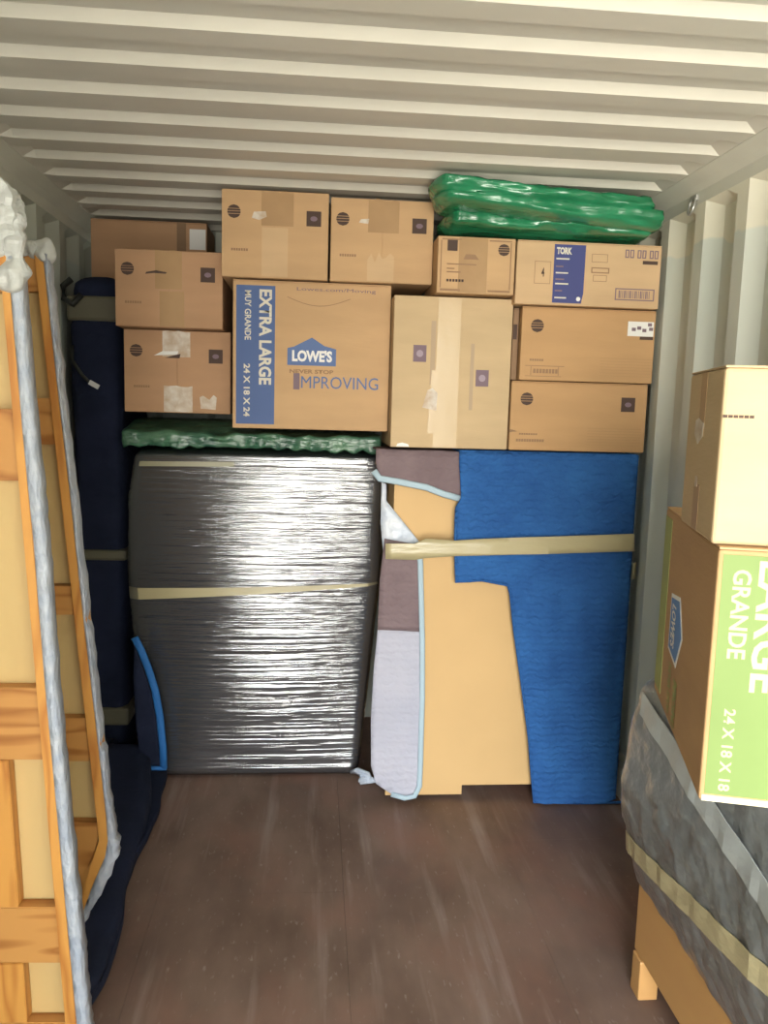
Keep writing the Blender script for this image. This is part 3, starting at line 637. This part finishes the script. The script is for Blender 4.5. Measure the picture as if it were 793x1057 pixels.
roll(.28, 1.105, 2.96, .13, 2.318, 2.262, .038, .036, 5)
roll(.262, 1.06, 2.945, .14, 2.352, 2.300, .028, .034, 9)

# ------------------------------------------------------------------ navy wrapped item, back left
P = thing('wrapped_furniture', 'tall narrow piece wrapped in navy blankets and taped, in the dark left corner', 'wrapped furniture', (-1.0, 3.45, 0))
o = soft('navy_wrap', (-1.125,-.91,3.45,3.98,0,2.075), M_navy, None, (10,10,44), .06, lambda p: .014*fr((p.x,p.y,p.z),5)+.006*fr((p.x,p.y,p.z),15) - (.012 if abs(p.z-1.97) < .06 or abs(p.z-.94) < .03 or abs(p.z-.21)<.05 else 0)); o.parent = P; rel(P,o)
M_shadetape = mat('shaded_olive_tape', (.13,.12,.08), .5, spec=.4)  # olive tape with the dark corner's shade put into its colour
for z0, z1 in ((1.90,2.00),(.915,.960),(.19,.27)):
    bm = bmesh.new(); tube_pts = []
    add_box(bm, -1.125,-.90,3.448,3.97,z0,z1,.012); o = mesh_obj('tape_band', bm, M_shadetape, None); o.parent = P; rel(P,o)
bm = bmesh.new(); tube(bm, [(-1.10,3.44,2.06),(-1.13,3.43,2.03),(-1.125,3.42,1.98),(-1.09,3.42,1.96),(-1.06,3.43,2.00)], .013, 8)
o = mesh_obj('knotted_corner', bm, M_black, None, True); o.parent = P; rel(P,o)
bm = bmesh.new(); tube(bm, [(-1.10,3.435,1.80),(-1.10,3.43,1.74),(-1.06,3.43,1.68),(-1.02,3.43,1.64)], .007, 6)
o = mesh_obj('cord', bm, M_black, None, True); o.parent = P; rel(P,o)
bm = add_box(bmesh.new(), -.022,.022,-.002,.002,-.010,.010,.002); bmesh.ops.rotate(bm, verts=bm.verts, matrix=Matrix.Rotation(.5,3,'Y')); bmesh.ops.translate(bm, verts=bm.verts, vec=(-1.015,3.425,1.645))
o = mesh_obj('tag', bm, M_white_tag, None); o.parent = P; rel(P,o)

# navy blanket bundle along the left wall floor
def lowprof(p):
    q = p.copy(); s = (p.y-.9)/2.45
    if p.x > -.9: q.x += .035*fr((0,p.y,p.z*.6),2.5)+.07*max(0,1-s)-.02
    if p.z > .06:
        h = .075+.12*max(0,(p.y-2.65)/.7)**1.2*(1.0 if p.x < -.85 else .75); q.z = .02 + (p.z-.06)/(.12-.06)*h if p.z < .12 else .02+h
        if p.x > -.9: q.x -= .06*((p.y-2.65)/.7 if p.y > 2.65 else 0)
    return q
tag(soft('moving_blanket', (-1.15,-.69,.9,3.33,.0,.12), M_navy, None, (12,60,8), .03, lambda p: .010*fr((p.x,p.y,p.z),6)*(1 if p.z > .01 else 0), lowprof),
    'dark navy blanket bundled along the floor by the left wall, under the pine panels', 'moving blanket')
# corner of a blanket with bright blue binding
H = thing('moving_blanket', 'dark blanket corner with bright blue binding, hanging at the film wrapped furniture left foot', 'moving blanket', (-.80, 3.26, 0))
HY = 3.235
o = sheet('blanket_corner', pol([(139,664),(148,690),(156,715),(162,745),(166,792),(146,792),(141,750),(138,700)], HY), M_navy, None, front_wrap(HY, 9), .02, .012, lambda u,v: .006*fr((u,v,3),9)); o.parent = H; rel(H,o)
ribbon('blue_binding', [(139,658),(146,672),(153,690),(160,712),(165,740),(168,770),(169,793)], 8, HY-.006, M_bindblue, H, .016)
ribbon('blue_binding', [(144,793),(160,793),(172,793)], 5, HY-.006, M_bindblue, H, .016)

# ------------------------------------------------------------------ pine framed panels leaning on the left, facing the doors
def slab(name, L, Y, y0, y1, m, parent, bev=.002):
    P = pol(L, Y); bm = bmesh.new(); A = [bm.verts.new((x, Y+y0, z)) for x, z in P]; B = [bm.verts.new((x, Y+y1, z)) for x, z in P]
    bm.faces.new(A); bm.faces.new(B); k = len(P)
    for i in range(k): bm.faces.new([A[i], A[(i+1)%k], B[(i+1)%k], B[i]])
    bmesh.ops.recalc_face_normals(bm, faces=bm.faces)
    if bev: bmesh.ops.bevel(bm, geom=bm.edges[:], offset=bev, segments=2, affect='EDGES')
    o = mesh_obj(name, bm, m, None); o.parent = parent; rel(parent, o); return o
def wrapstrip(name, L, Y, m, parent, seed, amp=.006, depth=.05, n=90):
    """crumpled film folded over the panel edge: L = (inner x, outer x, y) in the photo from top to bottom"""
    bm = bmesh.new(); rings = []
    for i in range(n+1):
        u = i/n*(len(L)-1); k = min(int(u), len(L)-2); q = u-k
        xi, xo, y = [L[k][j]+(L[k+1][j]-L[k][j])*q for j in range(3)]
        a, z = px(xi, y, Y); b, _ = px(xo, y, Y); b += amp*fr((seed,0,z),20)+amp*.8*fr((seed,5,z),55)
        d = .004*fr((seed,9,z),30)
        pr = [(a-.004, Y-.002), ((a+b)/2, Y-.004+d), (b-.003, Y-.002-d), (b, Y+.012), (b-.004, Y+depth), (a, Y+depth+.004), (a, Y+depth-.002), (b-.010, Y+depth-.006), (b-.010, Y+.008), (a-.004, Y+.0015)]
        rings.append([bm.verts.new((p[0], p[1], z)) for p in pr])
    for A, B in zip(rings, rings[1:]):
        for j in range(10): bm.faces.new([A[j], A[(j+1)%10], B[(j+1)%10], B[j]])
    bm.faces.new(rings[0]); bm.faces.new(rings[-1]); o = mesh_obj(name, bm, m, None, True); o.parent = parent; rel(parent, o); return o
def lerp(a, b, t): return a+(b-a)*t
RG = 'pine framed panels leaning along the left side'
def panel(label, Y, top, bot, yb, L, stile_w, rails, mull, cut):
    """edge line from top=(x,y) to bot=(x,y); everything in photo pixels on the plane Y"""
    ex = lambda y: lerp(top[0], bot[0], (y-top[1])/(bot[1]-top[1]))
    x0, z0 = px(ex(yb), yb, Y)
    t = thing('pine_panel', label, 'wooden panel', (x0-.15, Y, z0), 0, RG)
    y0 = top[1]
    if cut: st = [(ex(y0)-stile_w*.8,y0),(ex(y0),y0),(ex(cut[1]),cut[1]),(cut[2],cut[3]),(cut[2]-10,cut[3]-2),(ex(cut[1])-stile_w,cut[1]-8)]
    else: st = [(ex(y0)-stile_w*.8,y0),(ex(y0),y0),(ex(yb),yb),(ex(yb)-stile_w,yb)]
    slab('stile', st, Y, 0, .045, M_pine, t)
    inner = lambda y: ex(y)-stile_w*lerp(.8,1,(y-y0)/(bot[1]-y0))-.3
    slab('stile', [(L,y0),(L+24,y0),(L+24,yb),(L,yb)], Y, 0, .045, M_pine, t)
    slab('backing', [(L+2,y0+4),(ex(y0)-3,y0+4),(ex(yb if not cut else cut[1])-4,yb if not cut else cut[1]),(lerp(ex(yb),cut[2],1)-6 if cut else ex(yb)-4,yb-3),(L+2,yb-3)], Y, .047, .055, M_ply, t, 0)
    for a, b in rails:
        if cut and b > cut[1]: slab('rail', [(L+25,a),(inner(a),a),(inner(a)+1,a+14),(84,945),(L+25,b)], Y, .012, .045, M_pineh, t); continue
        slab('rail', [(L+25,a),(inner(a),a),(inner(b),b),(L+25,b)], Y, .012, .045, M_pineh, t)
    rs = sorted(rails)
    for (xa, xb, w_) in mull:
        for (a0,a1),(b0,b1) in list(zip(rs, rs[1:])):
            if a1 < w_: continue
            q = lambda y: lerp(xa, xb, (y-700)/300)
            slab('mullion', [(q(a1)-55,a1+.4),(q(a1),a1+.4),(q(b0),b0-.4),(q(b0)-55,b0-.4)], Y, .010, .045, M_pine, t)
    return t, ex
Y2, Y1 = 2.15, 1.75
p2, ex2 = panel('farther pine framed panel leaning by the left wall, partly behind the nearer one', Y2, (46,262), (115,868), 952, -75, 14,
    [(263,300),(411,459),(606,636),(743,788),(852,948)], [], (0,876,86,950))
p1, ex1 = panel('nearer pine framed panel at the left edge of the photo, wrapped in crumpled film', Y1, (8,262), (78,1045), 1086, -190, 12,
    [(263,300),(422,497),(712,787),(940,998),(1060,1085)], [(0,22,780)], None)
slab('rail_brace', [(84,944),(86,905),(108,862),(111,872)], Y2, .004, .0115, M_pineh, p2, .001)
wrapstrip('plastic_wrap', [(46,49,262),(60,63,390),(74,77,510),(88,91,640),(102,105,760),(111,115,840),(113,119,868),(110,122,885),(98,110,912),(86,92,945),(82,86,956)], Y2, M_edgefilm, p2, 8, .008)
wrapstrip('plastic_wrap', [(10,19,262),(26,36,450),(37,47,560),(48,57,700),(62,71,850),(75,85,990),(82,92,1064),(84,94,1086)], Y1, M_edgefilm, p1, 3, .004)
def crumple(t, L, Y, y0, y1, seed, a=.02, n=(16,6,26)):
    P = pol(L, Y); x0, x1 = min(p[0] for p in P), max(p[0] for p in P); z0, z1 = min(p[1] for p in P), max(p[1] for p in P)
    o = soft('crumpled_plastic', (x0,x1,Y+y0,Y+y1,z0,z1), M_crumple, None, n, min(x1-x0,z1-z0,y1-y0)*.4, lambda p: a*fr((p.x+seed,p.y,p.z),13)+a*1.3*fr((p.x,p.y+seed,p.z),34))
    for f_ in o.data.polygons: f_.use_smooth = False
    o.parent = t; rel(t, o)
crumple(p1, [(-150,178),(14,262)], Y1, -.02, .07, 2, .022, (40,6,20))
crumple(p1, [(-2,212),(22,300)], Y1, -.012, .03, 6, .016)
crumple(p2, [(-60,246),(36,264)], Y2, -.01, .05, 5, .014, (40,6,8)); crumple(p2, [(26,246),(52,270)], Y2, -.008, .04, 11, .012)

# ------------------------------------------------------------------ blanket wrapped dresser, right foreground
D = thing('wrapped_dresser', 'honey wood dresser wrapped in grey blanket and cloudy film, along the right wall', 'dresser', (.97, 1.45, 0))
def dl(o): o.parent = D; rel(D, o); return o
dl(box('carcass', (.790,1.145,.72,2.025,.115,.86), M_desk, None, .006))
for x0 in (.785, 1.10):
    for y0 in (1.965, .73):
        bm = bmesh.new(); add_box(bm, x0, x0+.055, y0, y0+.055, 0, .114, .004); dl(mesh_obj('foot', bm, M_desk, None))
dl(box('foot_bracket', (.786,.90,2.012,2.024,.0,.03), M_desk, None, .003))
def dprof(p):
    q = p.copy(); s = min(max((p.z-.33)/.57,0),1)
    if p.x < .9:
        q.x += -.012 - .030*math.sin(PI*min(1,s*1.15))**.8 + .045*max(0,.35-s)
        if p.z < .40: q.z += -.02*(2.0-p.y)
    if p.y > 1.95 and p.z>.5: q.y += .02*math.sin(PI*s)
    return q
dfold = lambda p: .007*fr((p.x,p.y,p.z),4)+.004*fr((p.x,p.y*1.2+p.z,p.z-p.y*.6),11)
dl(soft('blanket', (.785,1.135,.68,2.045,.335,.885), M_olive, None, (10,44,22), .05, dfold, dprof))
dfilm = dl(soft('film', (.778,1.140,.67,2.055,.315,.890), M_film2, None, (14,70,34), .055, lambda p: .010+dfold(p)*.9+.006*fr((p.x,p.y,p.z),25), dprof))
def dstrip(name, pts, m, wd, nrm):
    """tape strip following 3D points on the wrap"""
    bm = bmesh.new(); rings = []; P3 = [Vector(p) for p in pts]; nrm = Vector(nrm).normalized()
    for i, p in enumerate(P3):
        t = (P3[min(i+1,len(P3)-1)]-P3[max(i-1,0)]).normalized(); s = t.cross(nrm).normalized()*wd/2
        rings.append([bm.verts.new(p+s), bm.verts.new(p-s), bm.verts.new(p-s+nrm*.002), bm.verts.new(p+s+nrm*.002)])
    for A, B in zip(rings, rings[1:]):
        for k in range(4): bm.faces.new([A[k], A[(k+1)%4], B[(k+1)%4], B[k]])
    bm.faces.new(rings[0]); bm.faces.new(rings[-1]); return dl(mesh_obj(name, bm, m, None))
def qx(z): s=(z-.33)/.57; return .765-.012-.030*math.sin(PI*min(1,s*1.15))**.8+.045*max(0,.35-s)-.020
from mathutils.bvhtree import BVHTree
bv = BVHTree.FromPolygons([v.co.copy() for v in dfilm.data.vertices], [tuple(p.vertices) for p in dfilm.data.polygons])
def laid(name, path, wd, m):
    bm = bmesh.new(); rings = []
    for y, z, w_ in path:
        ring = []
        for k in range(5):
            zz = z + w_*(k/4-.5); h = bv.ray_cast(Vector((0, y, zz)), Vector((1,0,0))); X = h[0].x if h[0] else .78
            ring.append((X-.0035, y, zz))
        mn = min(q[0] for q in ring); ring = [((mn+q[0])/2, q[1], q[2]) for q in ring]
        rings.append([bm.verts.new(q) for q in ring]+[bm.verts.new((q[0]+.002, q[1], q[2])) for q in reversed(ring)])
    for A, B in zip(rings, rings[1:]):
        for k in range(10): bm.faces.new([A[k], A[(k+1)%10], B[(k+1)%10], B[k]])
    bm.faces.new(rings[0]); bm.faces.new(rings[-1]); return dl(mesh_obj(name, bm, m, None, False))
M_lt = mat('pale_tape', (.40,.43,.42), .4, spec=.6, bump=.2, bscale=18)
laid('tape_band', [(2.02-1.15*i/40, .440+.20*i/40, .055) for i in range(41)], 0, M_bandtape)
laid('pale_tape_band', [(2.00-1.1*i/40, .835-.22*i/40, .06) for i in range(41)], 0, M_lt)

# moving box in green on the dresser
LBZ = .915
gb = thing('cardboard_box', 'green and brown moving box marked LARGE GRANDE on the wrapped dresser', 'cardboard box', (0,0,0))
wd, dp, ht = .445, .60, .455; ang = -math.radians(15.8)
ca, sa = math.cos(ang), math.sin(ang); fx, fy = .569, 1.313
gb.location = (fx + ca*wd/2 - sa*dp/2, fy + sa*wd/2 + ca*dp/2, LBZ); gb.rotation_euler = (0,0,ang)
mesh_obj('body', add_box(bmesh.new(), -wd/2,wd/2,-dp/2,dp/2,0,ht-.004,.005), M_card4, gb)
box('flap', (-wd/2+.001,-.001,-dp/2+.001,dp/2-.001,ht-.004,ht), M_card, gb, .001); box('flap', (.001,wd/2-.001,-dp/2+.001,dp/2-.001,ht-.004,ht), M_card, gb, .001)
f = Face((-wd/2,-dp/2,0),(1,0,0),(0,0,1),(0,-1,0))
gb_ = f.decal('green_band', [rect(.008,wd-.006,.014,ht-.012)], M_green, gb)
f.decal('card_edge', [rect(.004,wd-.004,.001,.012)], mat('pale_card_edge',(.70,.60,.42),.7), gb, .002)
f.text('GRANDE', .026,.056,.262,.418, M_cream, gb_, True, .02)
f.text('LARGE', .066,.118,.205,.435, M_cream, gb_, True, .02)
f.text('24 X 18 X 18', .030,.049,.022,.172, M_cream, gb_, True, .02)
f2 = Face((-wd/2, dp/2, 0),(0,-1,0),(0,0,1),(-1,0,0))       # left face, s from far to near
f2.decal('green_edge', [rect(.006,.10,.02,ht-.02)], M_greenline, gb)
lg2 = [(.175,.175),(.175,.305),(.235,.315),(.305,.285),(.335,.235),(.300,.190),(.235,.165)]
f2.decal('printed_logo', [[(.165,.278),(.275,.292),(.330,.215),(.275,.138),(.165,.152)]], M_white, gb, .0008)
f2.decal('printed_logo', [[(.175,.270),(.270,.282),(.320,.215),(.270,.148),(.175,.160)]], M_brightlogo, gb, .0014, .0008)
f2.text("LOWE'S", .195,.245,.168,.262, M_white, gb, True, .04, .0020)
f2.text('NEVER STOP', .20,.235,.02,.13, M_greenline, gb, True, .03); f2.text('IMPROVING', .27,.315,-.0+.015,.115, M_greenline, gb, True, .04)
# plain carton on it
tb = thing('cardboard_box', 'plain tan carton on top of the green moving box at the right edge', 'cardboard box')
w2, d2, h2 = .40, .30, .305; ang2 = -math.radians(15.0); ca, sa = math.cos(ang2), math.sin(ang2); fx2, fy2 = .566, 1.335
tb.location = (fx2 + ca*w2/2 - sa*d2/2, fy2 + sa*w2/2 + ca*d2/2, LBZ+ht+.001); tb.rotation_euler = (0,0,ang2)
mesh_obj('body', add_box(bmesh.new(), -w2/2,w2/2,-d2/2,d2/2,0,h2-.004,.006), M_card5, tb)
box('flap', (-w2/2+.001,w2/2-.001,-d2/2+.001,-.001,h2-.004,h2), M_card5, tb, .001); box('flap', (-w2/2+.001,w2/2-.001,.001,d2/2-.001,h2-.004,h2), M_card5, tb, .001)
f = Face((-w2/2,-d2/2,0),(1,0,0),(0,0,1),(0,-1,0))
f.decal('printed_line', [rect(.002+i*.0085,.002+i*.0085+.0072,.217,.222) for i in range(6)], M_ink, tb)
f2 = Face((-w2/2, d2/2, 0),(0,-1,0),(0,0,1),(-1,0,0))
f2.decal('tape', [rect(.115,.165,.18,.300)], M_tape, tb, .0008); f2.decal('tape', [rect(.115,.165,.004,.09)], M_tape, tb, .0008)
f2.decal('torn_label', [[(.085,.185),(.12,.165),(.16,.18),(.165,.205),(.12,.215),(.09,.21)]], M_torn, tb, .0016, .0008)
f2.decal('torn_label', [rect(.125,.145,.085,.105)], M_torn, tb, .0016, .0008)
